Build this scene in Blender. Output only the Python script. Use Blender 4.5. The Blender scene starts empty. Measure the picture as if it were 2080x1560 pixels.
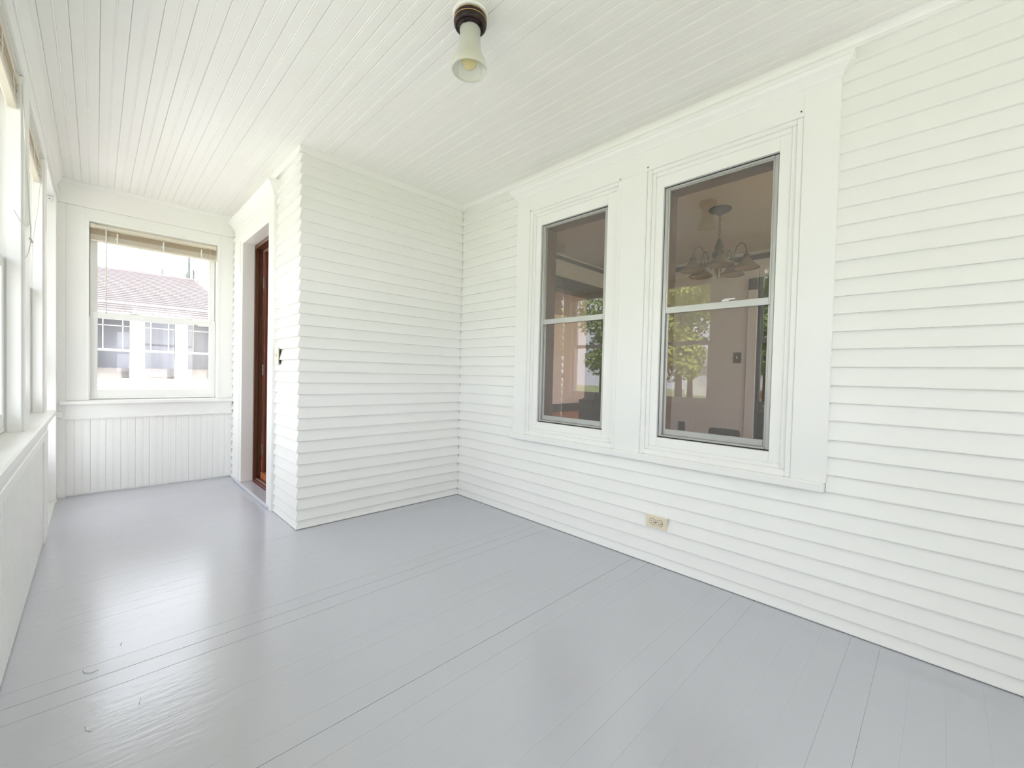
import bpy, bmesh, math, random
from mathutils import Vector, Matrix
random.seed(7)
S = bpy.context.scene
C = S.collection
PI = math.pi

# ------------------------------------------------------------------ camera, sky, sun, exposure
F_PX, YAW, PITCH, ROLL, CAM_H = 860.6, 0.776301, -0.022136, 0.024171, 1.03286
cd = bpy.data.cameras.new('camera'); cam = bpy.data.objects.new('camera', cd); C.objects.link(cam)
fw = Vector((math.sin(YAW)*math.cos(PITCH), math.cos(YAW)*math.cos(PITCH), math.sin(PITCH)))
r0 = Vector((math.cos(YAW), -math.sin(YAW), 0)); u0 = r0.cross(fw)
rt = r0*math.cos(ROLL) + u0*math.sin(ROLL); up = u0*math.cos(ROLL) - r0*math.sin(ROLL)
M = Matrix(((rt.x, up.x, -fw.x, 0), (rt.y, up.y, -fw.y, 0), (rt.z, up.z, -fw.z, CAM_H), (0, 0, 0, 1)))
cam.matrix_world = M
cd.sensor_fit = 'HORIZONTAL'; cd.sensor_width = 36.0; cd.lens = F_PX/2080*36.0
cd.clip_start = 0.02; cd.clip_end = 300
S.camera = cam
S.view_settings.view_transform = 'Standard'; S.view_settings.look = 'None'
S.view_settings.gamma = 1.0; S.view_settings.use_curve_mapping = False
S.view_settings.exposure = 2.29
S.cycles.use_denoising = True
S.cycles.max_bounces = 14; S.cycles.diffuse_bounces = 10; S.cycles.transparent_max_bounces = 24
S.cycles.glossy_bounces = 5; S.cycles.caustics_reflective = False; S.cycles.caustics_refractive = False
W = bpy.data.worlds.new('sky'); S.world = W; W.use_nodes = True
nt = W.node_tree; nt.nodes.clear()
wo = nt.nodes.new('ShaderNodeOutputWorld'); bg = nt.nodes.new('ShaderNodeBackground')
bg.inputs[0].default_value = (0.905, 0.945, 1.03, 1); bg.inputs[1].default_value = 1.0
nt.links.new(bg.outputs[0], wo.inputs[0])
sd = bpy.data.lights.new('sun', 'SUN'); sun = bpy.data.objects.new('sun', sd); C.objects.link(sun)
sd.energy = 4.2; sd.angle = math.radians(6); sd.color = (1.0, 0.965, 0.93)
sun.rotation_euler = Vector((0.40, -0.45, 0.80)).to_track_quat('Z', 'Y').to_euler()
sun.location = (10, 0, 14)

# ------------------------------------------------------------------ layout numbers (metres)
XR, YJ, XD, YF, XL, ZC = 2.2107, 2.885, 0.9235, 4.733, -0.225, 2.44
YB = -1.2            # rear end of the porch
LINES = [2.396, 2.338, 2.271, 2.204, 2.133, 2.060, 1.982, 1.910, 1.835, 1.757, 1.684, 1.609, 1.538, 1.463, 1.392, 1.319,
         1.246, 1.173, 1.098, 1.021, .948, .873, .792, .719, .643, .571, .496, .421, .345, .274, .201, .129, .057, .004]

# ------------------------------------------------------------------ materials
def mat(name, col, rough=0.5, metal=0.0, spec=0.5, noise=0.0, nscale=8.0, bump=0.0, bscale=60.0, stretch=(1, 1, 1), coat=0.0, trans=0.0, alpha=1.0, rvar=0.0):
    m = bpy.data.materials.new(name); m.use_nodes = True
    n = m.node_tree.nodes; l = m.node_tree.links; b = n['Principled BSDF']
    b.inputs['Base Color'].default_value = (*col, 1); b.inputs['Roughness'].default_value = rough
    b.inputs['Metallic'].default_value = metal; b.inputs['Specular IOR Level'].default_value = spec
    b.inputs['Coat Weight'].default_value = coat; b.inputs['Coat Roughness'].default_value = .2; b.inputs['Transmission Weight'].default_value = trans
    b.inputs['Alpha'].default_value = alpha
    if noise or bump or rvar:
        tc = n.new('ShaderNodeTexCoord'); mp = n.new('ShaderNodeMapping'); mp.inputs['Scale'].default_value = stretch
        l.new(tc.outputs['Object'], mp.inputs[0])
    if noise:
        t = n.new('ShaderNodeTexNoise'); t.inputs['Scale'].default_value = nscale; t.inputs['Detail'].default_value = 5
        l.new(mp.outputs[0], t.inputs['Vector'])
        mx = n.new('ShaderNodeMix'); mx.data_type = 'RGBA'
        mx.inputs['A'].default_value = (*[c*(1-noise) for c in col], 1); mx.inputs['B'].default_value = (*[min(1, c*(1+noise)) for c in col], 1)
        l.new(t.outputs['Fac'], mx.inputs['Factor']); l.new(mx.outputs['Result'], b.inputs['Base Color'])
    if rvar:
        t3 = n.new('ShaderNodeTexNoise'); t3.inputs['Scale'].default_value = 3.0; t3.inputs['Detail'].default_value = 6
        l.new(mp.outputs[0], t3.inputs['Vector'])
        mr = n.new('ShaderNodeMapRange'); mr.inputs['From Min'].default_value = .3; mr.inputs['From Max'].default_value = .7
        mr.inputs['To Min'].default_value = rough-rvar; mr.inputs['To Max'].default_value = rough+rvar
        l.new(t3.outputs['Fac'], mr.inputs['Value']); l.new(mr.outputs[0], b.inputs['Roughness'])
    if bump:
        t2 = n.new('ShaderNodeTexNoise'); t2.inputs['Scale'].default_value = bscale; t2.inputs['Detail'].default_value = 4
        l.new(mp.outputs[0], t2.inputs['Vector'])
        bp = n.new('ShaderNodeBump'); bp.inputs['Strength'].default_value = bump; bp.inputs['Distance'].default_value = .01
        l.new(t2.outputs['Fac'], bp.inputs['Height']); l.new(bp.outputs[0], b.inputs['Normal'])
    return m

def pane_mat(name, tint=(1, 1, 1), gain=1.0, haze=0.0, hazecol=(.5, .5, .5)):
    m = bpy.data.materials.new(name); m.use_nodes = True
    n = m.node_tree.nodes; l = m.node_tree.links; n.clear()
    o = n.new('ShaderNodeOutputMaterial'); tr = n.new('ShaderNodeBsdfTransparent'); gl = n.new('ShaderNodeBsdfGlossy')
    tr.inputs[0].default_value = (*tint, 1); gl.inputs['Roughness'].default_value = 0.0
    fr = n.new('ShaderNodeFresnel'); ge = n.new('ShaderNodeNewGeometry')
    io = n.new('ShaderNodeMapRange'); io.inputs['To Min'].default_value = 1.5; io.inputs['To Max'].default_value = 1/1.5   # same reflectance from both faces of a thin pane
    l.new(ge.outputs['Backfacing'], io.inputs['Value']); l.new(io.outputs[0], fr.inputs[0])
    mu = n.new('ShaderNodeMath'); mu.operation = 'MULTIPLY'; mu.inputs[1].default_value = gain; mu.use_clamp = True
    l.new(fr.outputs[0], mu.inputs[0])
    mx = n.new('ShaderNodeMixShader'); l.new(mu.outputs[0], mx.inputs[0]); l.new(gl.outputs[0], mx.inputs[2])
    if haze:
        df = n.new('ShaderNodeBsdfDiffuse'); df.inputs[0].default_value = (*hazecol, 1)
        t = n.new('ShaderNodeTexNoise'); t.inputs['Scale'].default_value = 420; tc = n.new('ShaderNodeTexCoord'); l.new(tc.outputs['Object'], t.inputs['Vector'])
        mr = n.new('ShaderNodeMapRange'); mr.inputs['From Min'].default_value = .35; mr.inputs['From Max'].default_value = .65
        mr.inputs['To Min'].default_value = haze*.8; mr.inputs['To Max'].default_value = haze*1.2
        l.new(t.outputs['Fac'], mr.inputs['Value'])
        m2 = n.new('ShaderNodeMixShader'); l.new(mr.outputs[0], m2.inputs[0]); l.new(tr.outputs[0], m2.inputs[1]); l.new(df.outputs[0], m2.inputs[2])
        l.new(m2.outputs[0], mx.inputs[1])
    else:
        l.new(tr.outputs[0], mx.inputs[1])
    l.new(mx.outputs[0], o.inputs[0])
    return m

WHITE = mat('white_paint', (.89, .89, .87), .42, noise=.012, nscale=3, bump=.06, bscale=25, stretch=(1, 1, 1))
TRIM = mat('white_gloss_trim', (.90, .90, .885), .35, noise=.01, nscale=4)
CEIL = mat('white_ceiling_paint', (.90, .895, .865), .45, noise=.025, nscale=2.2)
GREY = mat('grey_floor_paint', (.56, .567, .618), .21, noise=.012, nscale=2.0, bump=.09, bscale=34, stretch=(.5, 1.6, 1), rvar=.025, spec=1.0)
GREYDARK = mat('floor_joint_dark', (.22, .22, .24), .8)
ALU = mat('aluminium', (.52, .52, .51), .38, metal=.55, noise=.04)
GASKET = mat('black_gasket', (.03, .03, .03), .6)
GLASS = pane_mat('window_glass')
HGLASS = pane_mat('storm_glass_with_screen', tint=(.93, .93, .92), gain=1.7, haze=.17, hazecol=(.22, .215, .20))
CREAM = mat('cream_plastic', (.80, .72, .56), .35)
CREAMW = mat('ivory_plastic', (.74, .68, .56), .4)
IVORY = mat('ivory_blind', (.74, .69, .58), .45)
SLAT = mat('tan_slat', (.56, .46, .32), .5, noise=.08, nscale=30, stretch=(.2, .2, 4))
CORD = mat('white_cord', (.80, .79, .74), .6)
BLACK = mat('black_hole', (.012, .010, .01), .6)
BRONZE = mat('dark_bronze', (.030, .017, .017), .32, metal=.35, noise=.2, nscale=20)
GOLD = mat('gold_band', (.62, .40, .18), .3, metal=.7)
FROST = mat('frosted_glass', (.82, .84, .78), .38, trans=.25, alpha=.80, noise=.02)
AMBER = mat('amber_bulb_glass', (.86, .76, .36), .08, alpha=.60)
FILAMENT = mat('filament', (.25, .20, .05), .4)
ICEIL = mat('dining_ceiling_paint', (.50, .495, .465), .9, noise=.05, nscale=5)
IWALL = mat('dining_wall_paint', (.71, .715, .715), .85, noise=.04, nscale=4)
LWALL = mat('living_wall_paint', (.90, .83, .75), .85, noise=.03, nscale=4)
DTRIM = mat('dark_stained_trim', (.060, .047, .045), .45, noise=.25, nscale=10)
OFLOOR = mat('orange_wood_floor', (.55, .20, .085), .35, noise=.15, nscale=6, stretch=(1, 12, 1))
MAHOG = mat('mahogany', (.15, .034, .022), .34, noise=.45, nscale=14, stretch=(4, 4, .4), bump=.05)
WALNUT = mat('stained_oak_frame', (.11, .043, .020), .36, noise=.4, nscale=14, stretch=(4, 4, .4), bump=.05)
STEEL = mat('old_steel', (.30, .26, .22), .4, metal=.8)
CHAIRM = mat('dark_vinyl', (.035, .033, .036), .5, noise=.1)
PLATE = mat('brown_cover_plate', (.07, .055, .05), .4)
CHROME = mat('antique_brass', (.20, .16, .11), .28, metal=.85)
SHADE = mat('smoky_glass_shade', (.42, .37, .31), .2, alpha=.62)
GRASS = mat('lawn_grass', (.27, .31, .14), .9, noise=.35, nscale=.8, bump=.4, bscale=8)
PAVE = mat('concrete_walk', (.50, .48, .45), .9, noise=.08, nscale=3)
LEAF = mat('leaf_green', (.22, .31, .08), .6, noise=.4, nscale=1.2)
LEAF2 = mat('leaf_yellow_green', (.40, .46, .11), .6, noise=.35, nscale=1.2)
BARK = mat('bark', (.13, .10, .075), .9, noise=.3, nscale=12, stretch=(3, 3, .6))
NWHITE = mat('neighbour_white_paint', (.80, .80, .79), .6)
NSHING = mat('faded_red_shingle', (.165, .145, .149), .9, noise=.22, nscale=5)
NGREY = mat('pale_grey_shingle', (.27, .27, .275), .9, noise=.12, nscale=6)
NSTUC = mat('sage_stucco', (.20, .22, .195), .9, noise=.1, nscale=6)
NSIDE = mat('pink_white_siding', (.58, .55, .54), .7)
NDARK = mat('sky_reflection_grey', (.62, .63, .72), .8, noise=.3, nscale=1.5)  # pale blue-grey stands in for sky reflected in the panes
NCURT = mat('neighbour_half_curtain', (.19, .175, .17), .9, noise=.12, nscale=14)
BRICK = mat('faded_red_brick', (.36, .14, .10), .9, noise=.2, nscale=6)

# ------------------------------------------------------------------ mesh helpers
class MB:
    def __init__(s): s.bm = bmesh.new()
    def box(s, x0, x1, y0, y1, z0, z1, bev=0.0):
        if x0 > x1: x0, x1 = x1, x0
        if y0 > y1: y0, y1 = y1, y0
        if z0 > z1: z0, z1 = z1, z0
        r = bmesh.ops.create_cube(s.bm, size=1.0); vs = r['verts']
        for v in vs:
            v.co = Vector(((x0+x1)/2+v.co.x*(x1-x0), (y0+y1)/2+v.co.y*(y1-y0), (z0+z1)/2+v.co.z*(z1-z0)))
        if bev:
            es = {e for v in vs for e in v.link_edges}
            bmesh.ops.bevel(s.bm, geom=list(es), offset=min(bev, .45*min(x1-x0, y1-y0, z1-z0)), segments=1, affect='EDGES')
        return s
    def prism(s, pts, axis, a0, a1):          # pts: the other two coordinates in x,y,z order
        def mk(a, p):
            return {'x': (a, p[0], p[1]), 'y': (p[0], a, p[1]), 'z': (p[0], p[1], a)}[axis]
        A = [s.bm.verts.new(mk(a0, p)) for p in pts]; B = [s.bm.verts.new(mk(a1, p)) for p in pts]
        n = len(pts)
        for i in range(n):
            s.bm.faces.new((A[i], A[(i+1) % n], B[(i+1) % n], B[i]))
        s.bm.faces.new(A[::-1]); s.bm.faces.new(B)
        return s
    def poly(s, pts):
        s.bm.faces.new([s.bm.verts.new(p) for p in pts]); return s
    def lathe(s, prof, c=(0, 0, 0), seg=28, ribs=0, ribamp=0.0, flat=None):
        rings = []
        for (r, z) in prof:
            ring = []
            for k in range(seg):
                a = 2*PI*k/seg
                rr = r*(1+(ribamp*math.cos(ribs*a) if ribs else 0))
                ring.append(s.bm.verts.new((c[0]+rr*math.cos(a), c[1]+rr*math.sin(a), c[2]+z)))
            rings.append(ring)
        for A, B in zip(rings, rings[1:]):
            for k in range(seg):
                s.bm.faces.new((A[k], A[(k+1) % seg], B[(k+1) % seg], B[k]))
        return s
    def tube(s, pts, r, seg=8, closed=False):
        pts = [Vector(p) for p in pts]; n = len(pts); rings = []
        for i, p in enumerate(pts):
            if closed: t = (pts[(i+1) % n]-pts[i-1]).normalized()
            else: t = (pts[min(i+1, n-1)]-pts[max(i-1, 0)]).normalized()
            a = Vector((0, 0, 1)) if abs(t.z) < .9 else Vector((1, 0, 0))
            u = t.cross(a).normalized(); v = t.cross(u)
            rr = r[i] if isinstance(r, (list, tuple)) else r
            rings.append([s.bm.verts.new(p+u*rr*math.cos(2*PI*k/seg)+v*rr*math.sin(2*PI*k/seg)) for k in range(seg)])
        prs = list(zip(rings, rings[1:])) + ([(rings[-1], rings[0])] if closed else [])
        for A, B in prs:
            for k in range(seg):
                s.bm.faces.new((A[k], A[(k+1) % seg], B[(k+1) % seg], B[k]))
        if not closed:
            s.bm.faces.new(rings[0][::-1]); s.bm.faces.new(rings[-1])
        return s
    def build(s, name, m, parent=None, smooth=False):
        bmesh.ops.recalc_face_normals(s.bm, faces=s.bm.faces[:])
        me = bpy.data.meshes.new(name); s.bm.to_mesh(me); s.bm.free()
        me.materials.append(m)
        if smooth: me.shade_smooth()
        o = bpy.data.objects.new(name, me); C.objects.link(o)
        if parent is not None:
            o.parent = parent
            p = parent; t = Vector((0, 0, 0))
            while p is not None: t += p.location; p = p.parent
            o.location = -t
        return o

def root(name, loc, label=None, cat=None, group=None, structure=False):
    o = bpy.data.objects.new(name, None); C.objects.link(o); o.location = loc; o.empty_display_size = .1
    if structure: o['kind'] = 'structure'
    if label: o['label'] = label
    if cat: o['category'] = cat
    if group: o['group'] = group
    return o
def tag(o, label=None, cat=None, group=None, kind=None):
    if label: o['label'] = label
    if cat: o['category'] = cat
    if group: o['group'] = group
    if kind: o['kind'] = kind
    return o
def struct(name, mb, m, label=None):
    o = mb.build(name, m); o['kind'] = 'structure'
    if label: o['label'] = label
    return o
def portal(name, loc, rot, sx, sy):
    d = bpy.data.lights.new(name, 'AREA'); d.shape = 'RECTANGLE'; d.size = sx; d.size_y = sy; d.cycles.is_portal = True
    o = bpy.data.objects.new(name, d); C.objects.link(o); o.location = loc; o.rotation_euler = rot

# ================================================================== FLOOR
fl = struct('floor', MB().box(-.40, 2.37, YB-.15, YF+.15, -.16, -.022), GREYDARK, 'grey painted tongue and groove porch floor')
y = YB; i = 0
joints = []
while y < YF-.001:
    w = .0893
    y1 = min(y+w, YF)
    gap = .00004 if i % 5 else .0003
    if i in (27, 35, 34): gap = .0018
    xe = XR+.006 if y < YJ else (1.0 if y1 > 3.45 and y < 4.4 else XD+.006)
    dz = random.uniform(-.0001, .0001)
    MB().box(XL-.004, xe, y+gap, y1-gap*.3, -.0215, dz, .00025 if i % 5 else .0007).build('floorboard', GREY, fl)
    y = y1; i += 1
# small paint flakes lying on the floor near the left wall
def flake(cx, cy, pts, r):
    MB().tube([(cx+a, cy+b, (.0010+h*.6)) for a, b, h in pts], r, 5).build('paint_chip', TRIM, fl, True)
flake(.0, 1.98, [(-.03, .02, 0), (-.025, 0, .002), (-.01, -.012, .001), (.008, -.008, 0)], .0013)
flake(-.02, 1.66, [(0, .02, 0), (.003, 0, .002), (.012, -.012, 0)], .0013)
flake(.10, 1.70, [(0, .015, 0), (-.004, -.012, .001)], .0012)
flake(.16, 1.58, [(0, .013, 0), (-.004, -.012, .001)], .0012)
flake(.07, 2.10, [(0, .01, 0), (-.004, -.008, .001)], .0011)

# ================================================================== CEILING (beadboard running along the porch)
ce = struct('ceiling', MB().box(-.40, 2.37, YB-.15, YF+.15, ZC+.012, ZC+.10), CEIL, 'white painted beadboard porch ceiling')
def bead_profile(w, d, g=.0024):
    # board face with a quirked bead in the middle and an eased joint; returns (across, depth) points, depth 0 = face
    h = w/2
    return [(.0003, d), (.0005, g), (.0036, 0), (h-.0058, 0), (h-.0044, g*.9), (h-.0030, .0006), (h, -.0008), (h+.0030, .0006), (h+.0044, g*.9), (h+.0058, 0), (w-.0036, 0), (w-.0005, g), (w-.0003, d)]
BW = .0904
x = .642-BW*10
while x < XR:
    x0 = x; x += BW
    if x < -.225: continue
    if x0 > XR-.01: break
    prof = bead_profile(BW, .011, random.choice((.0006, .0009, .0012, .0012, .0018)))
    pts = [(min(max(x0+a, -.235), XR+.01), ZC+b) for a, b in prof]
    if x0+BW/2 < XD: ye = YF
    else: ye = YJ
    if x0 < XD < x0+BW: ye = YF
    MB().prism(pts, 'y', YB, ye).build('ceiling_board', CEIL, ce)

# ================================================================== CLAPBOARD WALLS
def clap(parent, axis, face, sgn, a0, a1, zb, zt, mitre=None):
    # bevelled clapboard on a wall; axis = running direction, the wall faces -x / -y (sgn = -1);
    # mitre = corner coordinate: the near end is cut at 45 degrees to meet the board round the corner
    b, t = face+sgn*.0095, face-sgn*.0088
    if mitre is None: b += sgn*random.uniform(-.0012, .0012)
    pts = [(b, zb), (b, zb+.004), (t, zt+.004), (face-sgn*.0093, zt+.004), (face-sgn*.0093, zb)]
    mb = MB(); bm = mb.bm
    mk = (lambda a, p: (a, p[0], p[1])) if axis == 'x' else (lambda a, p: (p[0], a, p[1]))
    A = [bm.verts.new(mk(a0 if mitre is None else mitre+(p[0]-face), p)) for p in pts]
    B = [bm.verts.new(mk(a1, p)) for p in pts]
    n = len(pts)
    for i in range(n): bm.faces.new((A[i], A[(i+1) % n], B[(i+1) % n], B[i]))
    bm.faces.new(A[::-1]); bm.faces.new(B)
    mb.build('clapboard', WHITE, parent)
tops = [2.436] + LINES[:-1]

# ---- right wall with two openings
OPL = (1.462, 2.000); OPR = (.556, 1.106); OZ = (.708, 2.076)
wr = MB()
wb0, wb1 = XR+.0095, 2.37
wr.box(wb0, wb1, YB-.15, OPR[0]-.012, -.05, ZC+.1); wr.box(wb0, wb1, OPR[1]+.012, OPL[0]-.012, -.05, ZC+.1)
wr.box(wb0, wb1, OPL[1]+.012, 3.03, -.05, ZC+.1)
for o_ in (OPL, OPR):
    wr.box(wb0, wb1, o_[0]-.012, o_[1]+.012, -.05, OZ[0]-.012); wr.box(wb0, wb1, o_[0]-.012, o_[1]+.012, OZ[1]+.012, ZC+.1)
wall_r = struct('wall_right', wr, WHITE, 'long white clapboard house wall on the right with two windows')
for zt, zb in zip(tops, LINES):
    if zb >= .565 and zt <= 2.36:
        clap(wall_r, 'y', XR, -1, YB, .336, zb, zt); clap(wall_r, 'y', XR, -1, 2.214, YJ, zb, zt)
    else:
        clap(wall_r, 'y', XR, -1, YB, YJ, zb, zt)
# ---- back (jog) wall facing the camera
wall_b = struct('wall_back', MB().box(XD+.0095, XR+.0095, YJ+.0095, 3.03, -.05, ZC+.1), WHITE, 'white clapboard jog wall facing along the porch')
for zt, zb in zip(tops, LINES):
    clap(wall_b, 'x', YJ, -1, XD, XR, zb, zt, XD)
# painted corner caps, one per course, with a wavy free edge
for k, (zt, zb) in enumerate(zip(tops, LINES)):
    m = MB(); H = zt-zb
    n = 10; e = .0026
    fr = []
    for q in range(n+1):
        f = q/n
        g = .0095*(1-f)-.0088*f+e
        wv = .044+.0030*math.sin(f*2*PI*1.5+k*1.3)
        fr.append((g, wv, zb+.0045+f*(H-.006)))
    for (g1, w1, z1), (g2, w2, z2) in zip(fr, fr[1:]):
        m.poly([(XD-g1, YJ-g1, z1), (XD+w1, YJ-g1, z1), (XD+w2, YJ-g2, z2), (XD-g2, YJ-g2, z2)])
        m.poly([(XD+w1, YJ-g1, z1), (XD+w1, YJ-g1+.0016, z1), (XD+w2, YJ-g2+.0016, z2), (XD+w2, YJ-g2, z2)])
        m.poly([(XD-g1, YJ-g1, z1), (XD-g1, YJ+w1, z1), (XD-g2, YJ+w2, z2), (XD-g2, YJ-g2, z2)])
        m.poly([(XD-g1, YJ+w1, z1), (XD-g1+.0016, YJ+w1, z1), (XD-g2+.0016, YJ+w2, z2), (XD-g2, YJ+w2, z2)])
    m.build('corner_cap', WHITE, wall_b)

# ---- door wall (faces -x), opening 3.50..4.30
DY0, DY1, DZT = 3.50, 4.30, 2.115
wd = MB().box(XD+.0095, 1.06, YJ+.0095, DY0-.012, -.05, ZC+.1).box(XD+.0095, 1.06, DY1+.012, YF+.15, -.05, ZC+.1)
wd.box(XD+.0095, 1.06, DY0-.012, DY1+.012, DZT+.012, ZC+.1).box(XD+.0095, 1.06, DY0-.012, DY1+.012, -.05, .0)
wall_d = struct('wall_door', wd, WHITE, 'white clapboard wall around the open front door')
for zt, zb in zip(tops, LINES):
    if zt <= 2.275:
        clap(wall_d, 'y', XD, -1, YJ, 3.372, zb, zt, YJ)
        clap(wall_d, 'y', XD, -1, 4.56, YF, zb, zt)
    else:
        clap(wall_d, 'y', XD, -1, YJ, YF, zb, zt, YJ)

# ---- far wall with a window
wall_f = MB()
FX0, FX1, FZ0, FZ1 = -.040, .795, .752, 2.155
wall_f.box(-.40, FX0, YF, YF+.15, -.05, ZC+.1).box(FX1, 1.06, YF, YF+.15, -.05, ZC+.1)
wall_f.box(FX0, FX1, YF, YF+.15, -.05, FZ0).box(FX0, FX1, YF, YF+.15, FZ1, ZC+.1)
wall_f = struct('wall_far', wall_f, WHITE, 'white far end wall of the porch with beadboard below its window')
x = -.211
FBW = .0894
x = -.0315-FBW*2
while x < XD-.003:
    x0, x = x, x+FBW
    pts = [(min(max(x0+a, -.222), XD-.004), YF-.011+b) for a, b in bead_profile(FBW, .011)]
    MB().prism([(p[0], p[1]) for p in pts], 'z', .012, .606).build('beadboard', WHITE, wall_f)
MB().box(-.222, XD-.002, YF-.016, YF, 2.255, 2.412, .002).build('frieze_board', WHITE, wall_f)
MB().box(-.214, -.168, YF-.022, YF, .0, 2.252, .002).build('corner_board', WHITE, wall_f)
MB().box(-.168, -.062, YF-.008, YF, .75, 2.254, .002).build('panel_board', WHITE, wall_f)
MB().box(.815, XD-.002, YF-.008, YF, .75, 2.254, .002).build('panel_board', WHITE, wall_f)
MB().box(-.062, .815, YF-.008, YF, 2.172, 2.254, .002).build('panel_board', WHITE, wall_f)
for a, b in ((-.062, -.040), (.795, .817)):
    MB().box(a, b, YF-.014, YF, .752, 2.1545, .003).build('window_stop', TRIM, wall_f)
MB().box(-.062, .817, YF-.014, YF, 2.155, 2.178, .003).build('window_stop', TRIM, wall_f)
st = MB().box(-.199, XD-.006, YF-.062, YF+.03, .720, .747, .004).build('window_stool', TRIM, wall_f)
MB().box(-.190, XD-.006, YF-.020, YF, .622, .720, .002).build('window_apron', TRIM, wall_f)
MB().prism([(YF-.030, .604), (YF-.032, .613), (YF-.022, .623), (YF, .623), (YF, .604)], 'x', -.212, XD-.006).build('apron_moulding', TRIM, wall_f)
MB().box(-.226, -.182, YF-.052, YF-.022, .622, .664, .002).build('rail_block', TRIM, wall_f)

# ---- left wall with a bank of windows and a door opening
WIN = [(.45, 1.345), (1.775, 2.690), (2.865, 3.672)]
WZ0, WZ1 = .746, 2.205
LD0, LD1, LDZ = 3.780, 4.587, 2.252
wl = MB()
XO = -.380
edges = [YB-.15]+[v for w in WIN for v in w]+[LD0]
for a, b in zip(edges[0::2], edges[1::2]):
    wl.box(XO, XL, a, b, -.05, ZC+.1)
for a, b in WIN:
    wl.box(XO, XL, a, b, -.05, .712); wl.box(XO, XL, a, b, WZ1, ZC+.1)
wl.box(XO, XL, LD1, YF+.15, -.05, ZC+.1).box(XO, XL, LD0, LD1, LDZ, ZC+.1).box(XO, XL, LD0, LD1, -.05, -.022)
wall_l = struct('wall_left', wl, WHITE, 'white left porch wall with a bank of windows above beadboard')
yb = 3.557
k = 0
while yb > YB:
    y1 = yb; yb -= FBW
    pts = [(XL+.011-b, y1-a) for a, b in bead_profile(FBW, .011, .0045)]
    MB().prism(pts, 'z', .010, .612).build('beadboard', WHITE, wall_l)
MB().box(XL, -.207, 3.557, 3.779, .0, .606, .003).build('door_post_casing', WHITE, wall_l)
MB().box(-.345, -.176, YB, 3.842, .712, .746, .006).build('window_stool', TRIM, wall_l)
MB().prism([(XL, .640), (XL, .712), (-.186, .712), (-.190, .694), (-.203, .672), (-.207, .640)], 'y', YB, 3.70).build('bed_moulding', TRIM, wall_l)
MB().box(XL, -.203, YB, 3.72, .600, .642, .003).build('window_apron', TRIM, wall_l)
for a, b in zip(edges[0::2], edges[1::2]):
    a2 = max(a, YB)
    MB().box(XL, -.212, a2+.004, b-.004, .746, WZ1+.0075, .003).build('window_casing', TRIM, wall_l)
MB().box(XL, -.212, YB, LD0-.004, WZ1+.008, 2.30, .003).build('window_head_casing', TRIM, wall_l)
MB().box(XL, -.205, YB, YF, 2.302, 2.33, .003).build('frieze_moulding', TRIM, wall_l)
MB().box(XL, -.212, LD1+.003, YF, 0, 2.29, .003).build('door_casing', TRIM, wall_l)
for a, b in WIN:
    MB().box(-.262, XL+.004, a-.002, a+.010, .746, WZ1, .002).build('inner_stop', TRIM, wall_l)
    MB().box(-.262, XL+.004, b-.010, b+.002, .746, WZ1, .002).build('inner_stop', TRIM, wall_l)
# rear wall behind the viewer
RX0, RX1 = .45, 1.45
wq = MB().box(-.40, RX0, YB-.15, YB, -.05, ZC+.1).box(RX1, 2.37, YB-.15, YB, -.05, ZC+.1).box(RX0, RX1, YB-.15, YB, -.05, .75).box(RX0, RX1, YB-.15, YB, 2.2, ZC+.1)
struct('wall_rear', wq, WHITE, 'white rear end wall of the porch')

# ---- ceiling trims
def cove(axis, fixed, sgn, a0, a1, r, name):
    pts = [(fixed, ZC), (fixed, ZC-r)] + [(fixed+sgn*r*(1-math.cos(t))*1.0+sgn*.004, ZC-r*(1-math.sin(t))) for t in [PI/2*q/6 for q in range(7)]] + [(fixed+sgn*r, ZC)]
    o = MB().prism(pts, axis, a0, a1).build(name, TRIM); o['kind'] = 'structure'; return o
cove('y', XR+.004, -1, YB, YJ, .034, 'trim_1')
t2 = struct('trim_2', MB().prism([(YJ-.008, 2.404), (YJ-.016, ZC), (YJ+.004, ZC), (YJ+.004, 2.404)], 'x', XD-.016, XR), TRIM)
t3 = struct('trim_3', MB().prism([(XD-.008, 2.404), (XD-.016, ZC), (XD+.004, ZC), (XD+.004, 2.404)], 'y', YJ-.016, YF), TRIM)
t4 = struct('trim_4', MB().prism([(YF-.004, 2.410), (YF-.012, 2.410), (YF-.022, 2.422), (YF-.022, ZC), (YF-.004, ZC)], 'x', -.21, XD-.016), TRIM)
t5 = struct('trim_5', MB().prism([(XL, 2.35), (XL+.010, 2.35), (XL+.016, 2.38), (XL+.034, 2.415), (XL+.040, ZC), (XL, ZC)], 'y', YB, YF), TRIM)

# ================================================================== TWIN WINDOW CASING on the right wall
def crown(mb, face, ya, yb_, prof, sgn=-1, wall=0.0):
    # prof: (projection, z) ; mitred returns at both ends; face = casing face x
    loops = []
    for p, z in prof:
        xx = face+sgn*p
        loops.append([mb.bm.verts.new(v) for v in ((wall, ya-p, z), (xx, ya-p, z), (xx, yb_+p, z), (wall, yb_+p, z))])
    for A, B in zip(loops, loops[1:]):
        for q in range(3): mb.bm.faces.new((A[q], A[q+1], B[q+1], B[q]))
        mb.bm.faces.new((A[3], A[0], B[0], B[3]))
    mb.bm.faces.new(loops[0]); mb.bm.faces.new(loops[-1][::-1])
    return mb
tw = root('window_1', (XR, 1.28, .57), 'wide white casing around the pair of house windows', structure=True)
CF = XR-.020
CB = XR+.0095
MB().box(CF, CB, .334, .462, .606, 2.300, .002).build('casing_board', TRIM, tw)
MB().box(CF, CB, 2.092, 2.216, .606, 2.300, .002).build('casing_board', TRIM, tw)
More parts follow.
